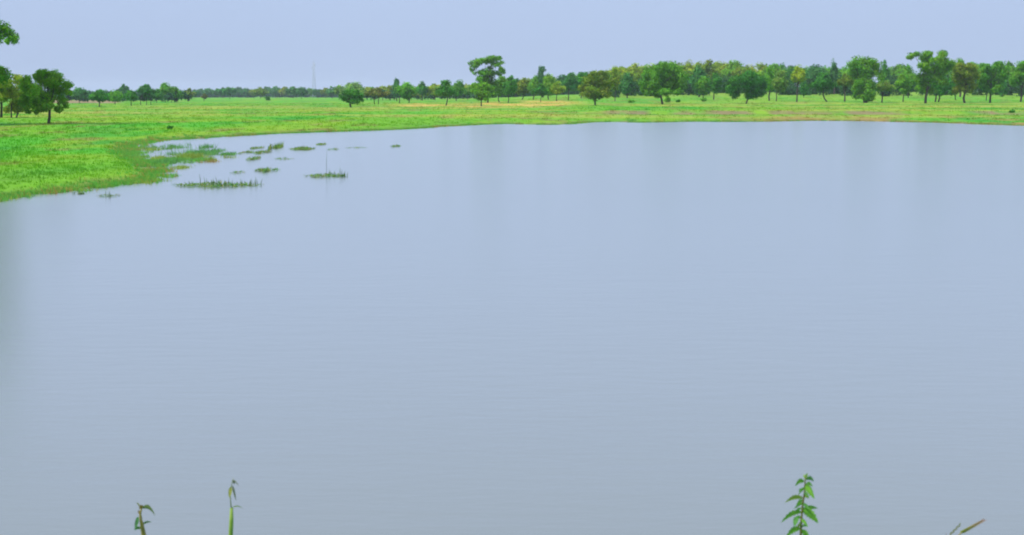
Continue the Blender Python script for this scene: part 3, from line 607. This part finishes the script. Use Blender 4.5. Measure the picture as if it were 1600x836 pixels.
tree(1547, 160, 98, 1527, 1572, 'umb', 'g', 'green tree on a straight dark trunk, second tall trunk from the right edge', name='spreading_tree', crown=136, tw=4, leaf=0.23, depth=238,
     blobs=[(1545, 104, 9, 6), (1557, 103, 9, 6), (1536, 110, 8, 7), (1567, 109, 7, 6), (1548, 115, 13, 8), (1563, 118, 9, 7), (1535, 121, 8, 7), (1550, 127, 11, 8), (1532, 128, 6, 5), (1564, 127, 7, 6), (1540, 137, 7, 6), (1558, 137, 7, 6), (1548, 142, 7, 5)])
tree(1541, 157, 118, 1529, 1553, 'round', 'd', 'thin stem and dark crown half behind the straight dark trunk', RT, depth=258, crown=140, tw=2)
tree(1566, 156, 120, 1556, 1577, 'round', 'd', 'dense dark low tree between the two right-most trunks', RT, depth=290, crown=150)
tree(1595, 158, 93, 1574, 1622, 'umb', 'g', 'green tree cut by the right edge of the picture', name='spreading_tree', crown=140, tw=3.6, leaf=0.23, depth=246)
# ------------------------------------------------------------------ shrubs
def shrub(px, base, top, w, tint, label, depth=None, group='low shrubs in the grass'):
    seed = int(px * 3 + base); r = np.random.default_rng(seed)
    b = on_ground(px, base) if depth is None else np.array([*at_depth(px, base, depth)[:2], 0.0])
    b[2] = float(height(b[0], b[1])); m = b[1] / FPX; h = (base - top) * m; hw = w / 2 * m
    bl = [(np.array([r.uniform(-0.5, 0.5) * hw, r.uniform(-0.4, 0.4) * hw, h * r.uniform(0.12, 0.62)]), (hw * r.uniform(0.4, 0.6), hw * 0.5, h * r.uniform(0.3, 0.42))) for _ in range(6)]
    root = empty('shrub', b, label, 'shrub', group)
    V, C = crown_mesh(bl, K * max(0.1, b[1] * 0.001), 1.0, seed); V[:, 2] = np.maximum(V[:, 2], 0.0)
    o = link('foliage', mesh_np('foliage', V, np.arange(len(V)).reshape(-1, 4), 4, C), M_LEAF, root); o.color = (*TINT[tint], 1)
    tb = Tube()
    for c, rad in bl[:4]: tb.tube([(c[0] * 0.15, c[1] * 0.15, -0.05), c * 0.6, c], [0.025, 0.018, 0.008], 5)
    tb.build('stem', M_BARK, root)
shrub(266, 202, 195, 12, 'd', 'small dark shrub alone in the grass above the reedy inlet')
shrub(418, 157, 150, 10, 'd', 'tiny dark shrub on the left skyline of the meadow')
shrub(1059, 160, 154, 11, 'd', 'round dark shrub right of the big spreading tree')
shrub(1042, 160, 150, 16, 'g', 'shrub at the foot of the crooked pale trunk')
shrub(987, 161, 156, 12, 'g', 'small shrub left of the big spreading tree')
shrub(1100, 156, 150, 12, 'g', 'shrub below the dark blue-green tree', depth=250)
shrub(1581, 178, 170, 10, 'd', 'dark shrub on the brown ledge near the right edge')

# ------------------------------------------------------------------ mast
def mast():
    Y = 860.0; p = at_depth(491, 150, Y); b = np.array([p[0], Y, float(height(p[0], Y))]); m = Y / FPX
    top = at_depth(491, 98, Y)[2] - b[2]; hb, ht = 1.1, 0.3
    mt, n, out = new_mat('galvanised_steel'); pr = n.nodes.new('ShaderNodeBsdfPrincipled'); pr.inputs['Base Color'].default_value = (0.45, 0.47, 0.5, 1); pr.inputs['Metallic'].default_value = 0.4
    pr.inputs['Roughness'].default_value = 0.6; n.links.new(pr.outputs[0], out.inputs[0])
    root = empty('lattice_mast', b, 'thin grey lattice mast above the hazy far trees', 'mast')
    cn = [(-1, -1), (1, -1), (1, 1), (-1, 1)]
    def P(k, t): w = hb + (ht - hb) * t; return np.array([cn[k % 4][0] * w, cn[k % 4][1] * w, top * t])
    for k in range(4): Tube().tube([P(k, 0) - np.array([0, 0, 0.5]), P(k, 1)], [0.06, 0.04], 5).build('leg', mt, root)
    nlev = 14
    for i in range(nlev):
        t0, t1 = i / nlev, (i + 1) / nlev; tb = Tube()
        for k in range(4):
            tb.tube([P(k, t0), P(k + 1, t1)], [0.022, 0.022], 4); tb.tube([P(k + 1, t0), P(k, t1)], [0.022, 0.022], 4); tb.tube([P(k, t1), P(k + 1, t1)], [0.022, 0.022], 4)
        tb.build('brace', mt, root)
    Tube().tube([(0, 0, top), (0, 0, top + 2.2)], [0.09, 0.04], 5).build('antenna', mt, root)
    for zz, sx in ((0.93, 1), (0.86, -1)):
        Tube().tube([(sx * 0.9, -0.9, top * zz - 0.8), (sx * 0.9, -0.9, top * zz + 0.8)], [0.12, 0.12], 8).build('panel_antenna', mt, root)
mast()

# ------------------------------------------------------------------ plants standing and floating in the water
def mat_plant(x0, x1, pyc, dpx, label, reeds=(), h=0.1, dens=1.0, name='floating_plant_mat', group='plant mats floating in the inlet', tints=None):
    """an elongated raft of low leaves on the water; reeds: (px, py_top)"""
    seed = int(x0 * 7 + pyc * 3); r = np.random.default_rng(seed)
    c = on_level((x0 + x1) / 2, pyc); m = c[1] / FPX; hw = (x1 - x0) / 2 * m
    hd = max(0.12, abs(on_level(800, pyc - dpx / 2)[1] - on_level(800, pyc + dpx / 2)[1]) / 2)
    root = empty(name, (c[0], c[1], 0), label, 'water plant', group)
    n = int(min(1500, max(90, 200 * hw * hd * 4 * dens)))
    u = r.uniform(-1, 1, n * 3); v = r.uniform(-1, 1, n * 3)
    edge = 1 - np.abs(u) ** 2.2; wob = 0.6 * (vnoise(u * 4 + seed, 0.5 + v * 0, 3) - 0.5)
    ok = (np.abs(v - wob) < edge * (0.35 + 0.65 * vnoise(u * 6 + seed, v * 0, 8))) & (vnoise(u * hw * 2.5, v * hd * 2.5 + seed, 12) > 0.28)
    u, v = u[ok][:n], v[ok][:n]; n = len(u)
    x, y = u * hw, v * hd
    th = r.uniform(0, 6.28, n); L = K * r.uniform(0.04, 0.12, n) * (1 + c[1] * 0.006); up = r.uniform(0.0, 1, n) ** 2.5 * h * K * (1 - 0.6 * np.abs(u)); W = L * r.uniform(0.15, 0.4, n)
    dx, dy = np.cos(th), np.sin(th); z0 = r.uniform(0.006, 0.03, n)
    V = np.stack([np.stack([x - dy * W, y + dx * W, z0], 1), np.stack([x + dy * W, y - dx * W, z0], 1), np.stack([x + dx * L + dy * W * 0.2, y + dy * L - dx * W * 0.2, z0 + up], 1), np.stack([x + dx * L * 0.9 - dy * W * .2, y + dy * L * 0.9 + dx * W * .2, z0 + up], 1)], 1).reshape(-1, 3)
    pal = np.array(tints or [(0.12, 0.3, 0.06), (0.22, 0.32, 0.06), (0.09, 0.25, 0.07), (0.24, 0.24, 0.07)])
    w = vnoise(u * 5 + seed, v * 2, 17); k = np.clip((w * 3.6).astype(int) + r.integers(-1, 2, n), 0, len(pal) - 1)
    C = np.repeat(pal[k] * r.uniform(0.7, 1.25, (n, 1)), 4, 0)
    link('mat', mesh_np('mat', V, np.arange(len(V)).reshape(-1, 4), 4, C), M_GRASS, root, kind='stuff')
    for (rx, rt) in reeds:
        q = on_level(rx, pyc); q[1] = c[1] + r.uniform(-0.4, 0.4) * hd; hh = at_depth(rx, rt, q[1])[2]
        px_ = at_depth(rx, pyc, q[1])[0] - c[0]; yy = q[1] - c[1]
        for k in range(1 if pyc - rt > 20 else r.integers(3, 6)):
            ln = r.normal(0, 0.12, 2) * hh; hk = hh * (1 if k == 0 else r.uniform(0.45, 0.85)); o2 = r.normal(0, 0.05, 2)
            t = Tube(); wd = (0.006 + 0.00014 * c[1]) * (0.55 if pyc - rt > 20 else 1)
            t.tube([(px_ + o2[0], yy + o2[1], -0.1), (px_ + o2[0] + ln[0] * .3, yy + o2[1], hk * 0.5), (px_ + o2[0] + ln[0], yy + o2[1] + ln[1], hk)], [wd, wd * 0.8, wd * 0.2], 4, (0.09, 0.2, 0.07))
            t.build('reed', M_STEM, root)
mat_plant(262, 412, 290, 8, 'longest floating mat, dark green with reeds along it, nearest the viewer', [(300, 282), (318, 271), (330, 278), (334, 275), (352, 280), (360, 277), (379, 279), (395, 279), (402, 276)], 0.16)
mat_plant(474, 545, 275.5, 6, 'slim outermost mat with tall reeds and one tall thin stalk', [(514, 229), (519, 264), (525, 268), (536, 261), (543, 266)], 0.12)
mat_plant(396, 441, 267, 6, 'short green mat between the longest one and the outermost one', [], 0.18)
mat_plant(360, 384, 270, 4, 'tiny faint mat left of the short green one', [], 0.08, 0.5)
mat_plant(388, 404, 249, 6, 'small bluish-green tuft on the water, in the middle of the inlet', [(395, 244)], 0.2)
mat_plant(375, 396, 239, 4, 'left one of two mats side by side beyond the bluish tuft', [(386, 236)], 0.14)
mat_plant(400, 424, 238.5, 5, 'right one of two mats side by side beyond the bluish tuft', [], 0.18)
mat_plant(393, 412, 231.5, 4, 'small mat beyond the pair side by side', [], 0.14)
mat_plant(425, 437, 231.5, 6, 'round yellowish tuft on open water right of the paired mats', [], 0.4, 1.6)
mat_plant(450, 492, 233.5, 5, 'yellow-green mat with a taller right end, right of the round tuft', [(470, 228), (474, 229)], 0.2)
mat_plant(424, 460, 248.5, 4, 'faint thin streak of leaves right of the bluish tuft', [], 0.08, 0.4)
mat_plant(494, 510, 226, 3, 'little dark mat near the far shore of the inlet', [], 0.12)
mat_plant(512, 530, 234, 3, 'faint speck of leaves above the tall thin stalk', [], 0.08, 0.6)
mat_plant(540, 575, 231, 2.5, 'pale thin streak of leaves in open water, left of the lone dark speck', [], 0.06, 0.4)
mat_plant(610, 626, 229, 3, 'lone dark speck of leaves farthest to the right on the pond', [], 0.14)
mat_plant(150, 190, 306.5, 3, 'few leaves and a bent reed just off the left grassy point', [(172, 297), (175, 302)], 0.04, 0.25)
mat_plant(120, 132, 303, 2, 'two or three leaves beside the bent reed near the left bank', [(118, 298)], 0.04, 0.3)
# reedy inlet: clumps of grass standing in shallow water beside the left point
def water_clump(px, py, w, top, n, label, tint):
    seed = int(px * 5 + py); r = np.random.default_rng(seed); c = on_level(px, py); m = c[1] / FPX; hw = w / 2 * m
    root = empty('marsh_grass_clump', (c[0], c[1], 0), label, 'water plant', 'marsh grass in the inlet')
    h = (py - top) * m
    n = n * 4; x = r.normal(0, 0.75, n) * hw; y = r.normal(0, 0.8, n) * min(hw * 3.4, 3.2)
    kk = vnoise((x + c[0]) * 2.4, (y + c[1]) * 0.9, 33) > 0.42; x, y = x[kk], y[kk]; n = len(x)
    base = np.array({'y': (0.3, 0.42, 0.07), 'g': (0.17, 0.45, 0.07), 'd': (0.15, 0.38, 0.1), 'r': (0.38, 0.28, 0.08)}[tint])
    v, cc = blades(x, y, np.zeros(n), np.full(n, h) * r.uniform(0.4, 1.1, n), np.full(n, 0.013), 6, np.repeat(base[None], n, 0) * r.uniform(0.7, 1.3, (n, 1)), np.full(n, 0.07))
    link('blades', mesh_np('blades', v, np.arange(len(v)).reshape(-1, 3), 3, cc), M_GRASS, root, kind='stuff')
for a in [(212, 247, 26, 238, 60, 'green clump joining the left bank to the reedy inlet', 'g'), (238, 255, 44, 248, 110, 'green clump along the lower edge of the reedy inlet', 'g'),
          (262, 254, 26, 246, 70, 'dark green clump right of the one along the lower inlet edge', 'd'), (274, 263, 24, 258, 60, 'low yellowish tongue poking out below the reedy inlet', 'y'),
          (222, 236, 30, 228, 46, 'thin clump at the upper left of the reedy inlet', 'y'), (262, 231, 40, 223, 50, 'sparse pale stalks in the upper reedy inlet', 'd'), (285, 239, 36, 230, 40, 'sparse stalks in the middle of the reedy inlet', 'd'),
          (296, 247, 22, 236, 70, 'tall yellow-green clump in the middle of the reedy inlet', 'y'), (316, 241, 26, 232, 80, 'dark clump at the right of the reedy inlet', 'd'), (312, 251, 26, 245, 50, 'low green clump beneath the dark one of the reedy inlet', 'g'),
          (330, 252, 16, 246, 50, 'reddish-brown clump at the outer edge of the reedy inlet', 'r'), (342, 249, 24, 241, 80, 'yellow-green outermost clump of the reedy inlet', 'y'), (205, 240, 30, 232, 70, 'bright clump fringing the left bank at the head of the reedy inlet', 'g'), (246, 247, 30, 239, 60, 'yellowish clump between the bank and the middle of the reedy inlet', 'y'), (278, 250, 24, 243, 50, 'green clump just left of the tall yellow-green one in the inlet', 'g'), (354, 242, 16, 236, 36, 'thin dark tip of the reedy inlet, farthest right', 'd'),
          (322, 231, 10, 222, 22, 'upright dark reed tuft at the top of the reedy inlet', 'd'), (338, 236, 14, 229, 18, 'few thin stalks right of the upright dark reed tuft', 'd')]:
    water_clump(*a)

# ------------------------------------------------------------------ weeds on the near bank
def leaf_blade(a, b, width, droop, r, serr=0.0, col=(0.06, 0.2, 0.03), fold=0.25, nseg=10, side=None):
    """leaf from point a to tip b, folded along its midrib, drooping, optionally toothed; returns verts, faces, cols"""
    a, b = np.array(a, float), np.array(b, float); d = b - a; L = np.linalg.norm(d); t = d / L
    s = np.cross(t, [0, 0, 1.0]) if side is None else np.array(side, float)
    s = s - t * (s @ t); s /= np.linalg.norm(s) + 1e-9; nrm = np.cross(s, t)
    if nrm[2] < 0: nrm = -nrm
    V = []; Fc = []; C = []
    for i in range(nseg + 1):
        u = i / nseg; w = width * (math.sin(math.pi * min(1, u ** 0.75)) ** 0.85 if 0 < u < 1 else 0.02)
        if serr: w *= 1 + serr * (1 if i % 2 else -1)
        p = a + d * u + np.array([0, 0, 1]) * droop * L * math.sin(math.pi * u)
        for k in (-1, -0.5, 0, 0.5, 1):
            V.append(p + s * w * k + nrm * abs(k) * w * fold); sh = 1.25 if k == 0 else r.uniform(0.85, 1.1); C.append(np.array(col) * sh)
    for i in range(nseg):
        for k in range(4): q = i * 5 + k; Fc.append((q, q + 1, q + 6, q + 5))
    return V, Fc, C
def add_leaf(parent, origin, *args, name='leaf', **kw):
    V, Fc, C = leaf_blade(*args, **kw)
    V = np.array(V) - origin
    return link(name, mesh_np(name, V, np.array(Fc), 4, np.array(C), True), M_WEED, parent)
def weed_root(px, Y, name, label):
    x = at_depth(px, 836, Y)[0]; z = float(height(x, Y)); o = np.array([x, Y, z]); return empty(name, o, label, 'plant'), o
def stem(parent, o, pts, rad, col, name='stem', n=8):
    t = Tube(); t.tube([np.array(p) - o for p in pts], [0.8 * q for q in rad], n, col); return t.build(name, M_STEM, parent)

def nettle():
    Y = 3.4; m = Y / FPX; r = np.random.default_rng(3)
    root, o = weed_root(1249, Y, 'nettle_weed', 'upright green weed with toothed drooping leaves, right of centre at the bottom')
    P = lambda x, y, dy=0.0: at_depth(x, y, Y + dy)
    stem(root, o, [o - [0, 0, .04], P(1249, 900), P(1251, 836), P(1252, 815), P(1254, 790), P(1257, 770), P(1258, 752), P(1259, 745)], [.005, .0045, .0038, .0034, .003, .0026, .002, .001], (0.13, 0.15, 0.04))
    LV = [((1258, 750), (1262, 739), 2.6, .05, 'n', 0), ((1257, 752), (1242, 760), 4.2, .2, 'g', -.01), ((1259, 749), (1272, 753), 3.2, .2, 'd', .02), ((1258, 748), (1256, 741), 2.2, .05, 'n', .01),
          ((1258, 758), (1273, 780), 6.2, .12, 'g', -.03), ((1258, 757), (1270, 761), 2.6, .15, 'g', .03), ((1256, 764), (1248, 769), 2.4, .1, 'd', .04), ((1255, 778), (1226, 786), 4.0, .14, 'y', -.01), ((1255, 776), (1264, 779), 2.5, .1, 'y', .03),
          ((1254, 781), (1244, 789), 2.6, .05, 'd', .04), ((1253, 793), (1246, 800), 4.4, .05, 'd', .03), ((1254, 795), (1278, 794), 3.2, .06, 'g', .02), ((1254, 797), (1279, 818), 7.2, .1, 'g', -.03), ((1253, 800), (1220, 817), 4.6, .13, 'g', -.01),
          ((1245, 807), (1241, 823), 4.0, .0, 'd', -.05), ((1252, 824), (1262, 823), 2.0, .1, 'd', .03), ((1251, 826), (1227, 841), 5.4, .14, 'g', -.02), ((1251, 828), (1266, 846), 5.0, .1, 'g', -.02),
          ((1257, 762), (1247, 774), 2.6, .1, 'g', -.03), ((1256, 770), (1265, 778), 2.4, .1, 'd', -.03), ((1254, 786), (1240, 796), 2.8, .1, 'g', -.03), ((1254, 788), (1266, 797), 2.6, .1, 'd', -.04), ((1252, 808), (1240, 814), 2.6, .1, 'd', .03), ((1252, 812), (1263, 824), 3.0, .1, 'g', -.04), ((1252, 818), (1243, 828), 2.8, .1, 'y', -.03),
          ((1250, 850), (1220, 866), 6, .12, 'g', -.02), ((1250, 850), (1282, 868), 6, .12, 'g', .02), ((1250, 880), (1224, 900), 6.5, .12, 'g', .03), ((1250, 880), (1280, 902), 6.5, .12, 'd', -.03), ((1249, 915), (1216, 936), 7, .1, 'g', -.02), ((1249, 915), (1284, 934), 7, .1, 'd', .02)]
    cs = {'g': (0.13, 0.36, 0.045), 'd': (0.085, 0.27, 0.055), 'y': (0.22, 0.35, 0.05), 'n': (0.25, 0.45, 0.09)}
    for a, b, w, dr, c, dy in LV:
        pa, pb = P(*a), P(*b, dy)
        add_leaf(root, o, pa, pb, 1.05 * w * m, dr, r, serr=0.2, col=cs[c], nseg=13, side=(0.3 * np.sign(b[0] - a[0]), -0.3 if dy < 0 else 0.35, 0.85) if abs(b[0] - a[0]) > 8 else (1, 0.3, 0))
nettle()

def bent_weed():
    Y = 3.4; m = Y / FPX; r = np.random.default_rng(5)
    root, o = weed_root(230, Y, 'wilting_weed', 'bent brown-stemmed weed with narrow hanging leaves, leftmost at the bottom')
    P = lambda x, y, dy=0.0: at_depth(x, y, Y + dy)
    stem(root, o, [o - [0, 0, .04], P(230, 880), P(225, 838), P(222, 822), P(220, 812), P(219, 802), P(221, 795)], [.009, .0085, .0075, .006, .0045, .0034, .003], (0.22, 0.21, 0.05))
    for a, b, w, dr, c, dy in [((221, 794), (243, 806), 3.0, .25, (0.1, 0.17, 0.05), -.02), ((222, 795), (213, 785), 1.8, .0, (0.16, 0.2, 0.07), .01), ((217, 795), (227, 793), 2.6, .2, (0.2, 0.16, 0.03), 0), ((219, 803), (216, 797), 1.6, 0, (0.22, 0.17, 0.05), 0),
                         ((216, 807), (211, 829), 2.3, .03, (0.05, 0.19, 0.05), -.02), ((221, 821), (237, 816), 1.8, .15, (0.08, 0.2, 0.05), .01), ((221, 825), (209, 828), 2.2, .1, (0.06, 0.18, 0.05), .0), ((225, 845), (205, 860), 3, .1, (0.06, 0.18, 0.04), 0), ((226, 850), (246, 866), 3, .1, (0.08, 0.18, 0.04), 0)]:
        add_leaf(root, o, P(*a), P(*b, dy), 1.25 * w * m, dr, r, col=c, nseg=9, side=(0.3, -0.25, 0.9) if abs(b[0] - a[0]) > 7 else (1, 0.2, 0))
bent_weed()

def cane():
    Y = 3.4; m = Y / FPX; r = np.random.default_rng(6)
    root, o = weed_root(360.5, Y, 'grass_cane', 'thick bright green grass stalk with a pale drooping flower head')
    P = lambda x, y, dy=0.0: at_depth(x, y, Y + dy)
    stem(root, o, [o - [0, 0, .04], P(360, 870), P(360.5, 836), P(361.5, 815), P(361.8, 794)], [.0085, .0078, .0068, .0064, .0048], (0.2, 0.36, 0.06), n=10)
    stem(root, o, [P(361.6, 796), P(360.2, 782), P(359.5, 770), P(363, 752), P(365, 747)], [.0022, .0016, .0014, .001, .0007], (0.2, 0.27, 0.08), name='flower_stalk', n=6)
    for a, b, w, dr, c, dy in [((361, 760), (358.2, 778), 2.8, 0, (0.3, 0.36, 0.07), -.01), ((361, 763), (359.5, 777), 1.8, 0, (0.36, 0.3, 0.07), .01), ((363, 758), (369, 783), 1.5, .03, (0.12, 0.17, 0.07), .01), ((364.5, 750), (366.5, 757), 1.6, 0, (0.1, 0.14, 0.07), 0), ((364, 750), (373, 760), 1.0, .1, (0.16, 0.2, 0.1), .02)]:
        add_leaf(root, o, P(*a), P(*b, dy), w * m, dr, r, col=c, nseg=7, side=(1, 0.2, 0), name='spikelet')
    add_leaf(root, o, P(362, 794), P(380, 795), 1.6 * m, .2, r, col=(0.18, 0.3, 0.06), nseg=8, side=(0.1, -0.6, 0.7))
    add_leaf(root, o, P(360, 850), P(330, 880), 3 * m, .15, r, col=(0.1, 0.28, 0.04), nseg=8)
cane()

def seed_head():
    Y = 3.4; m = Y / FPX; r = np.random.default_rng(8)
    root, o = weed_root(1440, Y, 'seeding_grass', 'leaning brownish grass seed head in the bottom right corner')
    P = lambda x, y, dy=0.0: at_depth(x, y, Y + dy)
    stem(root, o, [o - [0, 0, .04], P(1450, 890), P(1480, 852), P(1503, 832), P(1520, 823), P(1533, 815)], [.0028, .0025, .002, .0018, .0014, .0006], (0.2, 0.2, 0.06))
    a0, a1 = np.array([1500, 833.5]), np.array([1534, 814.5])
    for i in range(22):
        t = i / 21; q = a0 + (a1 - a0) * t; sg = 1 if i % 2 else -1
        tip = q + np.array([7.5, -3.6]) + np.array([0.5, 1.0]) * sg * 1.9
        c = np.array((0.26, 0.32, 0.05)) * (1 - t) + np.array((0.4, 0.28, 0.23)) * t
        add_leaf(root, o, P(*q), P(*tip, sg * .004), 1.7 * m * (1 - 0.5 * t), 0.05, r, col=tuple(c), nseg=5, side=(-0.4, 0.15, 0.85), name='spikelet')
    stem(root, o, [o, P(1452, 880), P(1476, 845), P(1493, 827), P(1499, 821)], [.002, .0018, .0014, .001, .0005], (0.2, 0.22, 0.09), name='side_stalk')
    for i in range(7):
        q = np.array([1484, 836]) + np.array([14, -14]) * i / 6; tip = q + np.array([4.5, -4.5]) + np.array([1, 1]) * (1 if i % 2 else -1) * 1.2
        add_leaf(root, o, P(*q), P(*tip), 1.0 * m, 0.05, r, col=(0.2, 0.24, 0.1), nseg=5, side=(-0.4, 0.15, 0.85), name='spikelet')
    stem(root, o, [o, P(1468, 860), P(1479, 833)], [.0018, .0014, .0006], (0.14, 0.1, 0.08), name='dry_stalk')
seed_head()

# ------------------------------------------------------------------ haze over the plain
hz, n, out = new_mat('haze_air')
pv = n.nodes.new('ShaderNodeVolumePrincipled'); pv.inputs['Color'].default_value = (0.8, 0.9, 1.0, 1); pv.inputs['Density'].default_value = 0.00018
n.links.new(pv.outputs[0], out.inputs['Volume'])
S = 4600.0; z0, z1 = -2.2, 40.0
hv = [(sx * S, sy * S, z) for z in (z0, z1) for sx, sy in ((-1, -1), (1, -1), (1, 1), (-1, 1))]
hm = bpy.data.meshes.new('haze'); hm.from_pydata(hv, [], [(3, 2, 1, 0), (4, 5, 6, 7), (0, 1, 5, 4), (1, 2, 6, 5), (2, 3, 7, 6), (3, 0, 4, 7)])
link('haze', hm, hz, kind='stuff')
